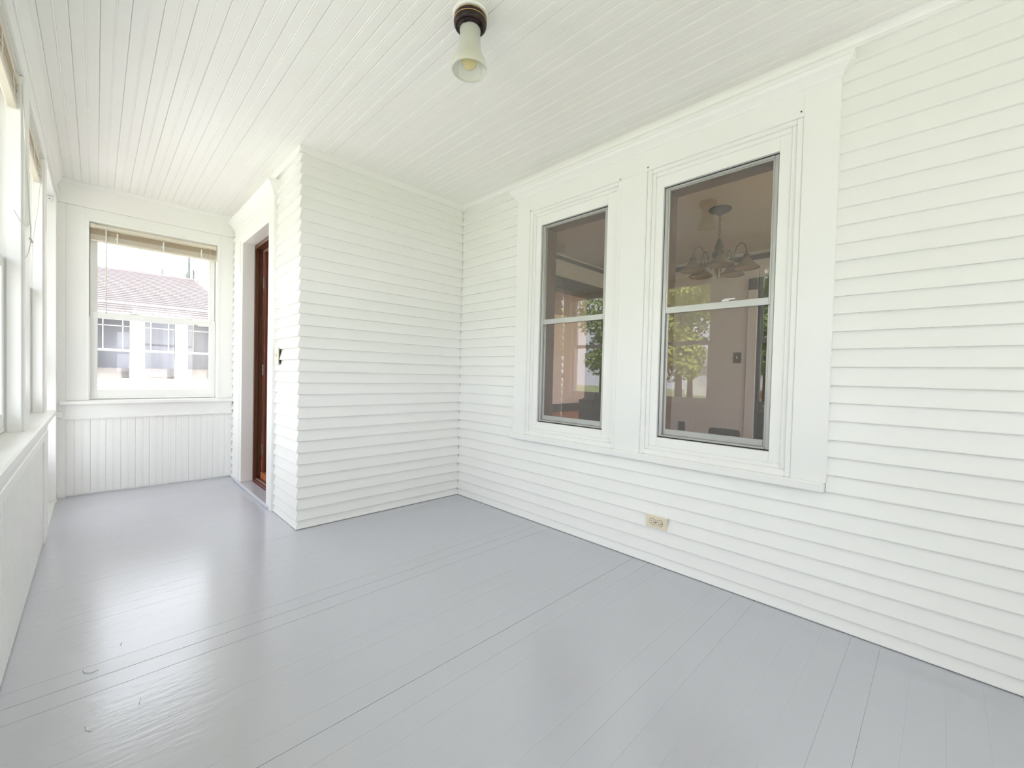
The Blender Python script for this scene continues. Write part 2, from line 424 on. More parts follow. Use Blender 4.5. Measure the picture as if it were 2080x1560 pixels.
MB().box(CF, CB, 1.196, 1.356, .606, 2.186, .002).build('mullion_board', TRIM, tw)
MB().box(CF-.0006, CB, .462, 2.092, 2.186, 2.300, .0015).build('head_board', TRIM, tw)
MB().box(CF-.018, CB, .338, 2.238, .567, .606, .005).build('window_sill', TRIM, tw)
crown(MB(), CF, .334, 2.216, [(0, 2.296), (.007, 2.300), (.010, 2.312), (.020, 2.324), (.032, 2.336), (.040, 2.350), (.044, 2.352), (.044, 2.366), (.0, 2.366)], wall=CB).build('crown_moulding', TRIM, tw)
# stepped inner moulding and flat frame of each opening
def ringbox(mb, x0, x1, y0, y1, z0, z1, w, wz0=None, wz1=None, bev=.0015):
    wz0 = wz0 or w; wz1 = wz1 or w
    mb.box(x0, x1, y0, y0+w, z0, z1, bev).box(x0, x1, y1-w, y1, z0, z1, bev)
    mb.box(x0, x1, y0+w, y1-w, z0, z0+wz0, bev).box(x0, x1, y0+w, y1-w, z1-wz1, z1, bev)
    return mb
for (oy0, oy1), (my0, my1) in ((OPL, (1.356, 2.092)), (OPR, (.462, 1.196))):
    mz0, mz1 = .606, 2.186
    m = MB(); ringbox(m, CF+.006, CB, my0, my1, mz0, mz1, .026, .030, .022, .004); m.build('outer_moulding', TRIM, tw)
    m = MB(); ringbox(m, CF+.016, CB+.006, my0+.026, my1-.026, mz0+.030, mz1-.022, .020, .020, .022, .003); m.build('inner_moulding', TRIM, tw)
    m = MB()
    y0, y1, z0, z1 = my0+.046, my1-.046, mz0+.050, mz1-.044
    m.box(XR+.004, XR+.06, y0, oy0, z0, z1, .002).box(XR+.004, XR+.06, oy1, y1, z0, z1, .002)
    m.box(XR+.004, XR+.06, oy0, oy1, z0, OZ[0]-.002, .002).box(XR+.004, XR+.06, oy0, oy1, OZ[1]+.002, z1, .002)
    m.build('flat_frame', TRIM, tw)
# little nail holes with brackets at the head corners
for yy, zz in ((.472, 2.205), (1.19, 2.20), (1.365, 2.19), (2.083, 2.19)):
    b = MB().box(CF-.004, CF, yy-.007, yy+.007, zz-.006, zz+.016, .0015).build('blind_bracket', TRIM, tw)
    MB().lathe([(0.0001, .0), (.0035, .0), (.0035, .004), (.0001, .004)], (0, 0, 0), 8)
    m = MB().box(CF-.0055, CF-.003, yy-.0032, yy+.0032, zz-.002, zz+.0045, .001).build('screw', BLACK, b)

# ---- the two aluminium storm windows
def storm(name, y0, y1, label, latch):
    r_ = root(name, (XR+.02, (y0+y1)/2, OZ[0]), label, structure=True)
    z0, z1 = OZ; X0 = XR+.018
    MB_ = MB(); g = .0035
    ringbox(MB_, X0+.004, X0+.036, y0-.002, y1+.002, z0-.002, z1+.002, g, bev=0); MB_.build('gasket', GASKET, r_)
    for a, b in ((y0+g, y0+g+.017), (y1-g-.017, y1-g)):
        MB().box(X0, X0+.034, a, b, z0+g, z1-g, .002).build('frame_stile', ALU, r_)
    MB().box(X0, X0+.034, y0+g+.017, y1-g-.017, z1-g-.012, z1-g, .002).build('frame_head', ALU, r_)
    a, b = y0+g+.017, y1-g-.017
    MB().box(X0+.001, X0+.034, a, b, z0+g, z0+g+.010, .002).build('frame_foot', ALU, r_)
    zm = 1.418
    # upper sash (outer track)
    us = MB(); ringbox(us, X0+.004, X0+.016, a, b, zm-.030, z1-g-.012, .008, .034, .006, .001); us = us.build('upper_sash', ALU, r_)
    MB().box(X0+.009, X0+.011, a+.008, b-.008, zm+.004, z1-g-.018).build('glass', HGLASS, us)
    ls = MB(); ringbox(ls, X0+.017, X0+.030, a, b, z0+g+.010, zm-.006, .012, .032, .022, .0015); ls = ls.build('lower_sash', ALU, r_)
    MB().box(X0+.022, X0+.024, a+.012, b-.012, z0+g+.042, zm-.028).build('glass', HGLASS, ls)
    # wood jambs inside the opening
    wj = MB(); wj.box(X0+.045, 2.372, y0-.010, y0+.008, z0, z1).box(X0+.045, 2.372, y1-.008, y1+.010, z0, z1)
    wj.box(X0+.045, 2.372, y0+.008, y1-.008, z1-.008, z1+.01).box(X0+.045, 2.372, y0+.008, y1-.008, z0-.01, z0+.015)
    wj.build('inner_jamb', WALNUT, r_)
    if latch:
        lt = MB().box(X0+.0, X0+.012, y0+.20, y0+.235, zm+.004, zm+.014, .003).box(X0-.006, X0+.004, y0+.17, y0+.222, zm+.010, zm+.016, .002)
        lt.build('latch', TRIM, r_)
    return r_
storm('window_2', OPL[0], OPL[1], 'left storm window showing the orange floor beyond', False)
storm('window_3', OPR[0], OPR[1], 'right storm window with the chandelier behind its glass', True)

# ================================================================== FRONT DOOR and its casing
d1 = root('door_1', (1.06, DY1, .03), 'open dark mahogany front door in a white casing', structure=True)
XF = .900
MB().box(XF, XD+.0095, DY0-.128, DY0-.004, .0, 2.258, .002).build('casing_board', TRIM, d1)
MB().box(XF, XD+.0095, 4.378, 4.553, .0, 2.258, .002).build('casing_board', TRIM, d1)
MB().box(XF-.0006, XD+.0095, DY0-.004, 4.378, 2.150, 2.258, .0015).build('head_board', TRIM, d1)
MB().box(XF+.010, XD+.0095, DY1+.004, 4.378, .0, 2.150, .003).build('casing_moulding', TRIM, d1)
MB().box(XF+.010, XD+.0095, DY0-.004, DY1+.004, 2.119, 2.150, .003).build('casing_moulding', TRIM, d1)
crown(MB(), XF, DY0-.128, 4.553, [(0, 2.254), (.006, 2.262), (.009, 2.285), (.020, 2.310), (.036, 2.334), (.044, 2.340), (.048, 2.344), (.048, 2.352), (.044, 2.358), (.044, 2.366), (0, 2.366)], wall=XD+.0095).build('crown_moulding', TRIM, d1)
MB().box(XF+.006, 1.000, DY1, DY1+.014, .03, DZT+.003, .002).build('white_jamb', TRIM, d1)
MB().box(XF+.006, 1.000, DY0-.014, DY0, .03, DZT+.003, .002).build('white_jamb', TRIM, d1)
MB().box(XF+.006, 1.000, DY0, DY1, DZT, DZT+.014, .002).build('white_jamb', TRIM, d1)
for yy in (DY1-.002, DY0-.014):
    MB().box(1.000, 1.066, yy, yy+.016, .03, DZT, .002).build('wood_jamb', WALNUT, d1)
MB().box(1.000, 1.066, DY0, DY1, DZT-.030, DZT+.004, .002).build('wood_head', WALNUT, d1)
MB().box(1.000, 1.030, DY1-.014, DY1-.002, .045, DZT-.03, .002).build('door_stop', WALNUT, d1)
slab = MB().box(1.072, 1.872, DY1-.052, DY1-.008, .055, DZT-.04, .002)
slab = slab.build('door_leaf', MAHOG, d1)
for za, zb_ in ((.16, .78), (.92, 1.90)):
    for xa, xb in ((1.19, 1.43), (1.52, 1.76)):
        ringbox(MB(), 0, 1, 0, 1, 0, 1, .1)
        m = MB(); m.box(xa, xa+.02, DY1-.058, DY1-.050, za, zb_).box(xb-.02, xb, DY1-.058, DY1-.050, za, zb_).box(xa+.02, xb-.02, DY1-.058, DY1-.050, za, za+.02).box(xa+.02, xb-.02, DY1-.058, DY1-.050, zb_-.02, zb_)
        m.build('panel_moulding', MAHOG, slab)
for zz in (.30, 1.02, 1.80):
    m = MB().tube([(1.068, DY1-.020, zz-.05), (1.068, DY1-.020, zz+.05)], .006, 8).box(1.066, 1.071, DY1-.045, DY1-.024, zz-.048, zz+.048)
    m.build('hinge', STEEL, d1)
MB().box(.893, 1.000, 3.430, 4.560, .0, .030, .006).build('door_sill', GREY, d1)
MB().box(1.000, 1.085, DY0, DY1, .012, .046, .004).build('threshold', MAHOG, d1)
MB().box(1.018, 1.034, DY0+.002, DY1-.016, .046, .050, .001).build('weather_strip', ALU, d1)

# ================================================================== DOUBLE HUNG WINDOWS of the porch
def hung(name, axis, pl, out, a0, a1, z0, zm, z1, label, stile=.040, mr=.045, locks=False):
    # axis: running direction; pl = inner face coordinate of the lower sash; out = +1/-1 direction to outdoors
    r_ = root(name, ((a0+a1)/2, pl, z0) if axis == 'x' else (pl, (a0+a1)/2, z0), label, structure=True)
    def bx(mb, p0, p1, q0, q1, zz0, zz1, bev=.003):
        P0, P1 = pl+out*p0, pl+out*p1
        if axis == 'x': mb.box(q0, q1, P0, P1, zz0, zz1, bev)
        else: mb.box(P0, P1, q0, q1, zz0, zz1, bev)
    for nm, p, za, zb_, rb, rtp in (('lower_sash', 0.0, z0, zm+.012, .055, mr), ('upper_sash', .040, zm-.028, z1, .040, .05)):
        m = MB()
        bx(m, p, p+.034, a0, a0+stile, za, zb_); bx(m, p, p+.034, a1-stile, a1, za, zb_)
        bx(m, p, p+.034, a0+stile, a1-stile, za, za+rb); bx(m, p, p+.034, a0+stile, a1-stile, zb_-rtp, zb_)
        s_ = m.build(nm, TRIM, r_)
        m = MB(); bx(m, p+.015, p+.018, a0+stile-.003, a1-stile+.003, za+rb-.003, zb_-rtp+.003, 0)
        m.build('glass', GLASS, s_)
        if locks and nm == 'lower_sash':
            for f in (.34, .78):
                aa = a0+(a1-a0)*f
                m = MB(); bx(m, .002, .030, aa-.02, aa+.025, zb_, zb_+.010, .004); bx(m, -.004, .012, aa-.045, aa-.01, zb_, zb_+.006, .002)
                m.build('sash_lock', TRIM, s_)
            m = MB(); bx(m, -.006, .004, a0+(a1-a0)*.82-.014, a0+(a1-a0)*.82+.014, zb_-mr-.004, zb_-mr+.004, .002); m.build('sash_lift', ALU, s_)
    # outside blind stop / frame
    m = MB(); bx(m, .076, .11, a0-.012, a0+.018, z0-.02, z1+.02, .002); bx(m, .076, .11, a1-.018, a1+.012, z0-.02, z1+.02, .002); bx(m, .076, .11, a0+.018, a1-.018, z1-.012, z1+.02, .002)
    bx(m, .0, .11, a0, a1, z0-.02, z0-.0, .002)
    m.build('outer_frame', TRIM, r_)
    return r_
hung('window_4', 'x', YF+.034, 1, FX0+.004, FX1-.004, .776, 1.448, FZ1-.004, 'far end window looking onto the neighbouring house', .044, .052, True)
for i_, (a, b) in enumerate(WIN):
    hung('window_%d' % (5+i_), 'y', -.268, -1, a+.004, b-.004, .770, 1.45, WZ1-.004, ['left porch window beside the viewer', 'near left porch window with a raised blind', 'left porch window next to the porch door'][i_])

hung('window_11', 'x', YB-.02, -1, RX0+.004, RX1-.004, .77, 1.45, 2.196, 'unseen rear porch window sized to light the jog wall')  # unseen window, put in and sized to brighten the jog wall

# ---- porch door in the left wall (only its far jamb shows)
d2 = root('door_2', (-.30, (LD0+LD1)/2, 0), 'white porch storm door opening in the left wall', structure=True)
MB().box(XO, -.211, LD1-.004, LD1+.010, .0, LDZ, .002).build('door_jamb', TRIM, d2)
MB().box(XO, -.222, LD0-.010, LD0+.004, .0, LDZ, .002).build('door_jamb', TRIM, d2)
MB().box(XO, -.215, LD0, LD1, LDZ-.004, LDZ+.012, .002).build('door_head', TRIM, d2)
MB().box(-.240, -.205, LD1-.016, LD1-.004, .0, .03, .003).build('jamb_foot', TRIM, d2)
m = MB(); ringbox(m, -.372, -.340, LD0+.008, LD1-.008,   .012, LDZ-.006, .070, .34, .08, .003); m.box(-.372, -.340, LD0+.078, LD1-.078, 1.00, 1.07, .003); lf = m.build('storm_leaf', TRIM, d2)  # unseen leaf; deep bottom rail and mid rail added to cut incoming light
MB().box(-.358, -.354, LD0+.065, LD1-.065, .34, LDZ-.07).build('glass', GLASS, lf)
MB().box(-.300, -.262, LD1-.007, LD1-.003, 1.18, 1.188, .001).build('strike_plate', STEEL, d2)
MB().box(-.258, -.228, LD1-.018, LD1-.002, 2.205, 2.246, .004).build('closer_bracket', TRIM, d2)
MB().box(-.246, -.240, LD1-.020, LD1-.017, 2.222, 2.228, .001).build('screw', BLACK, d2)
MB().box(XO, XL+.01, LD0, LD1, -.02, .008, .003).build('threshold', TRIM, d2)

# ================================================================== BLINDS
def blind(axis, q, out, a0, a1, zt, label, nsl=13, wand=None, cords=(), name='window_blind', drop=.0075):
    r_ = root(name, ((a0+a1)/2, q, zt) if axis == 'x' else (q, (a0+a1)/2, zt), label, 'blind', 'raised mini blinds of the porch windows')
    def bx(mb, p0, p1, s0, s1, z0, z1, bev=.001):
        P0, P1 = q+out*p0, q+out*p1
        if axis == 'x': mb.box(s0, s1, P0, P1, z0, z1, bev)
        else: mb.box(P0, P1, s0, s1, z0, z1, bev)
    m = MB(); bx(m, 0, .024, a0+.006, a1-.006, zt-.026, zt, .002); m.build('headrail', IVORY, r_)
    for s in (a0, a1-.026):
        m = MB(); bx(m, -.003, .027, s, s+.026, zt-.032, zt+.004, .002); m.build('end_bracket', IVORY, r_)
    z = zt-.034
    for k in range(nsl):
        m = MB(); o_ = random.uniform(-.0015, .0015)
        bx(m, -.001+o_, .025+o_, a0+.003, a1-.003, z-drop*.55, z, .0006); m.build('slat', SLAT if k < nsl-5 else IVORY, r_)
        z -= drop
    m = MB(); bx(m, -.002, .026, a0+.003, a1-.003, z-.016, z, .003); m.build('bottom_rail', IVORY, r_)
    for f in (.19, .54, .86):
        s = a0+(a1-a0)*f
        m = MB(); bx(m, -.004, -.001, s-.004, s+.006, z-.004, zt-.045, .001); bx(m, -.006, -.002, s-.010, s+.004, z+.02, z+.034, .001); m.build('ladder_tape', CORD, r_)
    if wand is not None:
        pt = lambda p, s, zz: (s, q+out*p, zz) if axis == 'x' else (q+out*p, s, zz)
        m = MB().tube([pt(-.010, wand, zt-.02), pt(-.011, wand, zt-.05), pt(-.010, wand+.001, 1.44)], .0042, 8); m.build('tilt_wand', CORD, r_, True)
    for pl in cords:
        MB().tube(pl, .0016, 6).build('pull_cord', CORD, r_, True)
    return r_
blind('x', YF+.004, 1, FX0+.003, FX1-.003, 2.142, 'raised tan mini blind at the top of the far end window', 11, FX0+.095,
      [[(FX1-.055, YF-.006, 2.10), (FX1-.050, YF-.006, 1.8), (FX1-.046, YF-.006, 1.45), (FX1-.046, YF-.006, 1.42)]])
blind('y', -.232, -1, WIN[1][0]+.012, WIN[1][1]-.012, 2.196, 'raised tan mini blind at the near left window', 11, None,
      [[(-.216, 2.64, 2.15), (-.210, 2.70, 1.9), (-.206, 2.735, 1.72), (-.204, 2.80, 1.62), (-.206, 2.82, 1.56), (-.208, 2.76, 1.50), (-.212, 2.70, 1.47)],
       [(-.216, 2.63, 2.15), (-.211, 2.69, 2.0), (-.205, 2.76, 1.70), (-.206, 2.80, 1.64), (-.207, 2.70, 1.60), (-.212, 2.55, 1.585), (-.216, 2.40, 1.59)]])
blind('y', -.232, -1, WIN[2][0]+.012, WIN[2][1]-.012, 2.196, 'raised tan mini blind at the left window beside the porch door', 11, None,
      [[(-.224, 3.60, 2.09), (-.224, 3.40, 1.85), (-.222, 3.12, 1.62), (-.223, 3.10, 1.40)],
       [(-.222, 2.90, 1.55), (-.222, 2.905, 1.34)]])
# cord cleat tie on the mullion
cl = MB().box(-.214, -.206, 2.85, 2.95, 1.583, 1.587, .001).build('cord_pin', STEEL); tag(cl, 'thin metal cord pin on the left window mullion', 'pin')
MB().box(-.221, -.214, 2.868, 2.895, 1.33, 1.336, .001)

for n_, (a, b) in enumerate(WIN):
    portal('portal_left', (XO-.03, (a+b)/2, 1.47), (0, -PI/2, 0), 1.46, b-a)
portal('portal_door', (XO-.03, (LD0+LD1)/2, 1.12), (0, -PI/2, 0), 2.2, LD1-LD0)
portal('portal_rear', ((RX0+RX1)/2, YB-.17, 1.45), (PI/2, 0, 0), RX1-RX0, 1.45)
portal('portal_far', ((FX0+FX1)/2, YF+.17, 1.45), (-PI/2, 0, 0), FX1-FX0, 1.4)

# ================================================================== OUTLET and SWITCH
oc = (XR-.004, 1.081, .2405)
ot = root('wall_outlet', oc, 'cream duplex outlet set sideways low in the right clapboard wall', 'outlet')
MB().box(XR-.016, XR-.002, 1.081-.062, 1.081+.062, .2405-.0345, .2405+.0345, .003).build('cover_plate', CREAM, ot)
for dy in (-.021, .021):
    m = MB()
    N = 20; pts = []
    for k in range(N):
        a = 2*PI*k/N
        pts.append((oc[1]+dy+max(-.0145, min(.0145, .0175*math.cos(a))), oc[2]+.0175*math.sin(a)))
    m.prism(pts, 'x', XR-.0185, XR-.010); rc = m.build('receptacle', CREAM, ot)
    g = MB(); N = 20
    ringp = [(XR-.0165, oc[1]+dy+max(-.0155, min(.0155, .0185*math.cos(2*PI*k/N))), oc[2]+.0185*math.sin(2*PI*k/N)) for k in range(N)]
    g.tube(ringp, .0009, 5, True); g.build('receptacle_gap', PLATE, rc)
    MB().box(XR-.0192, XR-.017, oc[1]+dy-.001, oc[1]+dy+.008, oc[2]+.005, oc[2]+.0075).box(XR-.0192, XR-.017, oc[1]+dy-.002, oc[1]+dy+.008, oc[2]-.0085, oc[2]-.006).build('blade_slots', BLACK, rc)
    m = MB().tube([(XR-.0192, oc[1]+dy-.0085, oc[2]-.001), (XR-.017, oc[1]+dy-.0085, oc[2]-.001)], .0028, 10); m.build('ground_hole', BLACK, rc)
MB().tube([(XR-.0172, oc[1], oc[2]), (XR-.0155, oc[1], oc[2])], .003, 10).build('screw', PLATE, ot)

sw = root('light_switch', (.905, 3.292, 1.125), 'small cream light switch beside the front door casing', 'switch')
MB().box(.903, .912, 3.292-.038, 3.292+.038, 1.125-.060, 1.125+.060, .002).build('cover_plate', CREAMW, sw)
MB().box(.911, .922, 3.292-.030, 3.292+.034, 1.125-.054, 1.125+.054).build('box_shadow_gap', BLACK, sw)  # solid black block standing in for the shadow behind the plate
MB().box(.896, .904, 3.292-.005, 3.292+.005, 1.118, 1.142, .002).build('toggle', CREAM, sw)
for dz in (-.035, .035):
    MB().tube([(.9022, 3.292, 1.125+dz), (.904, 3.292, 1.125+dz)], .003, 8).build('screw', STEEL, sw)

# ================================================================== CEILING LIGHT
LC = (1.044, 1.345, ZC)
cl = root('ceiling_light', LC, 'dark bronze ceiling light with a frosted flared glass shade', 'lamp')
MB().lathe([(.0001, .0005), (.069, .0005), (.069, -.007), (.066, -.010), (.0001, -.010)], LC, 40).build('mounting_ring', TRIM, cl, True)
bs = MB().lathe([(.0001, -.009), (.058, -.009), (.061, -.012), (.062, -.018), (.063, -.030), (.064, -.040), (.062, -.048), (.057, -.053), (.052, -.053), (.050, -.050), (.048, -.053), (.040, -.057), (.034, -.062), (.031, -.066), (.0001, -.066)], LC, 48)
bs.build('base', BRONZE, cl, True)
m = MB()
for k in range(30):
    a = 2*PI*k/30
    m.tube([(LC[0]+.049*math.cos(a), LC[1]+.049*math.sin(a), ZC-.053), (LC[0]+.036*math.cos(a), LC[1]+.036*math.sin(a), ZC-.062)], .0019, 5)
m.build('fluting', BRONZE, cl)
for zz, rr in ((-.016, .0622), (-.032, .0640)):
    m = MB().tube([(LC[0]+rr*math.cos(2*PI*k/40), LC[1]+rr*math.sin(2*PI*k/40), ZC+zz) for k in range(40)], .0014, 6, True); m.build('gold_band', GOLD, cl, True)
for a in (math.radians(205), math.radians(300), math.radians(70)):
    m = MB().tube([(LC[0]+.030*math.cos(a), LC[1]+.030*math.sin(a), ZC-.060), (LC[0]+.046*math.cos(a), LC[1]+.046*math.sin(a), ZC-.060)], [.003, .0052], 8)
    m.build('thumb_screw', BLACK, cl, True)
SH = (LC[0], LC[1], ZC-.060)
m = MB().lathe([(.036, .004), (.0395, .0), (.0410, -.005), (.0395, -.010), (.0400, -.030), (.0412, -.052), (.0435, -.072), (.0475, -.088), (.0530, -.102), (.0590, -.115), (.0640, -.128), (.0665, -.140)], SH, 64, 32, .008)
shd = m.build('glass_shade', FROST, cl, True)
MB().lathe([(.0665, -.140), (.0680, -.146), (.0685, -.156), (.0665, -.160), (.0655, -.156)], SH, 64, 32, .012).build('frosted_rim', FROST, shd, True)
b_ = MB().lathe([(.0001, -.150), (.010, -.149), (.020, -.144), (.0280, -.134), (.0310, -.121), (.0300, -.108), (.025, -.092), (.018, -.074), (.014, -.056), (.013, -.034)], SH, 28).build('bulb', AMBER, cl, True)
m = MB().tube([(SH[0], SH[1], SH[2]-.045), (SH[0], SH[1], SH[2]-.140)], .0014, 6)
for q in range(6):
    a = 2*PI*q/6
    m.tube([(SH[0]+.006*math.cos(a), SH[1]+.006*math.sin(a), SH[2]-.070), (SH[0]+.017*math.cos(a), SH[1]+.017*math.sin(a), SH[2]-.126)], .0006, 4)
m.build('filament', FILAMENT, b_)
MB().tube([(SH[0], SH[1], SH[2]-.002), (SH[0], SH[1], SH[2]-.036)], .0145, 16).build('socket', CREAMW, cl, True)

# ================================================================== HOUSE INTERIOR seen through the glass
FI, CI = .10, 2.60
XI = 5.70; YH = 3.50; YL = 7.0
fi = struct('floor_inside', MB().box(1.06, 10.6, 3.031, YF+.15, -.05, FI).box(1.18, 10.6, YF+.15, YL+.12, -.05, FI).box(2.371, XI+.1, -1.6, 3.031, -.05, FI), OFLOOR, 'orange wood floor inside the house')
struct('ceiling_inside', MB().box(1.06, 10.6, 3.031, YF+.15, CI, CI+.08).box(1.18, 10.6, YF+.15, YL+.12, CI, CI+.08).box(2.371, XI+.1, -1.6, 3.031, CI, CI+.08), ICEIL, 'brownish ceiling inside the house')
OPD0, OPD1 = .72, 1.60       # doorway in the dining wall
wi = MB().box(XI, XI+.12, OPD1, YH+.15, -.05, CI+.05).box(XI, XI+.12, -1.6, OPD0, -.05, CI+.05).box(XI, XI+.12, OPD0, OPD1, 2.13, CI+.05)
wall_i = struct('wall_dining', wi, IWALL, 'brownish dining room wall with switch and outlet')
MB().box(XI-.022, XI, -1.6, YH, 2.495, 2.555, .004).build('picture_rail', DTRIM, wall_i)
MB().box(XI-.018, XI, OPD1+.10, YH, FI, FI+.20, .004).build('baseboard', DTRIM, wall_i)
MB().box(XI-.025, XI+.13, OPD1, OPD1+.105, FI, 2.24, .004).build('door_casing', IWALL, wall_i)
MB().box(XI-.028, XI+.13, OPD0-.10, OPD1+.105, 2.13, 2.27, .004).build('door_casing', DTRIM, wall_i)
for yy, zz, nm, lb in ((1.812, 1.31, 'light_switch', 'dark brown switch plate on the dining room wall'), (2.482, .385, 'wall_outlet', 'dark brown outlet plate low on the dining room wall')):
    p_ = root(nm, (XI-.006, yy, zz), lb, 'switch' if 'switch' in nm else 'outlet')
    MB().box(XI-.010, XI-.001, yy-.046, yy+.046, zz-.066, zz+.066, .002).build('cover_plate', PLATE, p_)
    if 'switch' in nm:
        MB().box(XI-.020, XI-.009, yy-.008, yy+.008, zz-.012, zz+.016, .002).build('toggle', IWALL, p_)
    else:
        for dz in (-.024, .024):
            MB().box(XI-.014, XI-.009, yy-.017, yy+.017, zz+dz-.014, zz+dz+.014, .004).build('receptacle', BLACK, p_)
# hall behind the dining room doorway
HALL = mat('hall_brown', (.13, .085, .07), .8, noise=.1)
struct('wall_hall_back', MB().box(7.4, 7.5, -1.6, 2.3, -.05, CI+.05), HALL, 'dark back wall of the hall')
struct('wall_hall_left', MB().box(XI+.12, 7.4, 2.2, 2.3, -.05, CI+.05), HALL)
struct('wall_hall_right', MB().box(XI+.12, 7.4, -1.6, -1.5, -.05, CI+.05), HALL)
struct('ceiling_hall', MB().box(XI+.12, 7.4, -1.5, 2.2, CI, CI+.06), HALL)
struct('floor_hall', MB().box(XI+.1, 7.4, -1.5, 2.2, -.05, FI), HALL)
cab = root('hall_cabinet', (6.9, 1.62, FI+.001), 'pale small cabinet seen in the dark hall doorway', 'cabinet')
MB().box(6.75, 7.1, 1.50, 1.78, FI, .66, .004).build('cabinet_body', IWALL, cab)
MB().box(6.73, 7.1, 1.49, 1.79, .66, .685, .004).build('cabinet_top', TRIM, cab)
MB().box(6.742, 6.752, 1.51, 1.77, .38, .64, .003).build('drawer_front', LWALL, cab)
# header between dining and living room with a dark cased opening
wh = MB().box(2.371, 5.24, YH, YH+.14, 2.30, CI+.05).box(5.24, XI, YH, YH+.14, -.05, CI+.05)
wall_h = struct('wall_header', wh, IWALL, 'header wall over the wide opening to the living room')
MB().box(2.371, 5.40, YH-.022, YH+.16, 2.150, 2.305, .004).build('head_casing', DTRIM, wall_h)
MB().box(5.07, 5.34, YH-.022, YH+.16, FI, 2.150, .004).build('side_casing', DTRIM, wall_h)
MB().box(4.98, 5.36, YH-.05, YH+.19, FI, .70, .006).build('column_pedestal', DTRIM, wall_h)
MB().box(2.371, XI, YH-.022, YH, 2.520, 2.565, .004).build('picture_rail', DTRIM, wall_h)
# living room
WLX = (.98, 5.0, 6.6)
wv = MB().box(1.18, 10.6, YL, YL+.12, -.05, CI+.05).box(10.5, 10.6, 3.3, YL, -.05, CI+.05).box(XI, 7.7, 3.38, YH, -.05, CI+.05).box(10.3, 10.6, 3.38, YH, -.05, CI+.05).box(7.7, 10.3, 3.38, YH, -.05, .5).box(7.7, 10.3, 3.38, YH, 2.35, CI+.05)
wall_v = struct('wall_living', wv, LWALL, 'pinkish beige living room wall with a dark baseboard')
MB().box(1.29, 10.5, YL-.02, YL, FI, FI+.205, .004).build('baseboard', DTRIM, wall_v)
o2 = root('wall_outlet', (9.69, YL-.006, .345), 'small pale outlet on the living room wall above the baseboard', 'outlet')
MB().box(9.63, 9.75, YL-.010, YL-.001, .345-.09, .345+.09, .002).build('cover_plate', PLATE, o2)
for dz in (-.035, .035): MB().box(9.668, 9.712, YL-.016, YL-.009, .345+dz-.025, .345+dz+.025, .003).build('receptacle', TRIM, o2)
# street side wall of the living room (beyond the porch) and the dining end wall, each with an unseen window added for daylight
wz = MB().box(1.16, 1.29, YF+.15, 5.05, -.6, CI+.05).box(1.16, 1.29, 6.75, YL+.12, -.6, CI+.05).box(1.16, 1.29, 5.05, 6.75, -.6, .5).box(1.16, 1.29, 5.05, 6.75, 2.3, CI+.05)
struct('wall_front', wz, LWALL)
hung('window_8', 'y', 1.25, -1, 5.054, 6.746, .53, 1.4, 2.29, 'unseen living room front window added for daylight')
we = MB().box(2.371, 2.8, -1.6, -1.5, -.05, CI+.05).box(5.3, XI+.1, -1.6, -1.5, -.05, CI+.05).box(2.8, 5.3, -1.6, -1.5, -.05, .4).box(2.8, 5.3, -1.6, -1.5, 2.45, CI+.05)
struct('wall_end', we, IWALL)
hung('window_9', 'x', -1.53, -1, 2.804, 5.296, .43, 1.4, 2.44, 'unseen dining room end window added for daylight')
hung('window_10', 'x', 3.42, -1, 7.704, 10.296, .53, 1.4, 2.34, 'unseen side window added to light the living room wall')  # unseen window, added to throw daylight straight onto the living room wall
portal('portal_side', (9.0, 3.25, 1.42), (PI/2, 0, 0), 2.6, 1.85)
portal('portal_living', (1.09, 5.9, 1.4), (0, -PI/2, 0), 1.8, 1.7)
portal('portal_dining', (4.05, -1.70, 1.45), (PI/2, 0, 0), 2.5, 2.0)

# chair
ch = root('dining_chair', (4.62, 1.60, FI), 'low black chair with a rounded backrest inside the right house window', 'chair')
def rounded(y0, y1, z0, z1, r, n=5):
    pts = [(y0, z0), (y1, z0)]
    for cy, a0 in ((y1-r, 0), (y0+r, PI/2)):
        for k in range(n+1):
            a = a0+PI/2*k/n; pts.append((cy+r*math.cos(a), z1-r+r*math.sin(a)))
    return pts
CHY = 1.615
MB().prism(rounded(CHY-.155, CHY+.155, .30, .515, .035), 'x', 4.74, 4.765).build('backrest', CHAIRM, ch)
MB().box(4.44, 4.76, CHY-.16, CHY+.16, .285, .325, .012).build('seat', CHAIRM, ch)
for sx in (4.46, 4.73):
    for sy in (CHY-.14, CHY+.14):
        MB().tube([(sx, sy, FI), (sx, sy, .29)], .011, 8).build('leg', STEEL, ch, True)

# chandelier
HX, HY = 4.09, 1.49
cc = root('chandelier', (HX, HY, CI), 'brass five arm chandelier with bell glass shades in the right house window', 'chandelier')
MB().lathe([(.0001, 0), (.095, 0), (.098, -.012), (.08, -.028), (.03, -.042), (.012, -.06), (.0001, -.06)], (HX, HY, CI), 28).build('canopy', BRONZE, cc, True)
zt = CI-.055; k = 0
m = MB()
while zt > 2.335:
    a = (k % 2)*PI/2
    m.tube([(HX+.010*math.cos(t)*math.cos(a), HY+.010*math.cos(t)*math.sin(a), zt-.016+.018*math.sin(t)) for t in [2*PI*q/10 for q in range(10)]], .0032, 5, True)
    zt -= .028; k += 1
m.build('chain', CHROME, cc, True)
MB().lathe([(.0001, .145), (.012, .14), (.018, .12), (.030, .09), (.040, .06), (.030, .035), (.05, .02), (.062, -.005), (.050, -.03), (.022, -.05), (.03, -.08), (.024, -.11), (.03, -.15), (.020, -.19), (.008, -.215), (.012, -.225), (.0001, -.235)], (HX, HY, 2.19), 20).build('column', CHROME, cc, True)
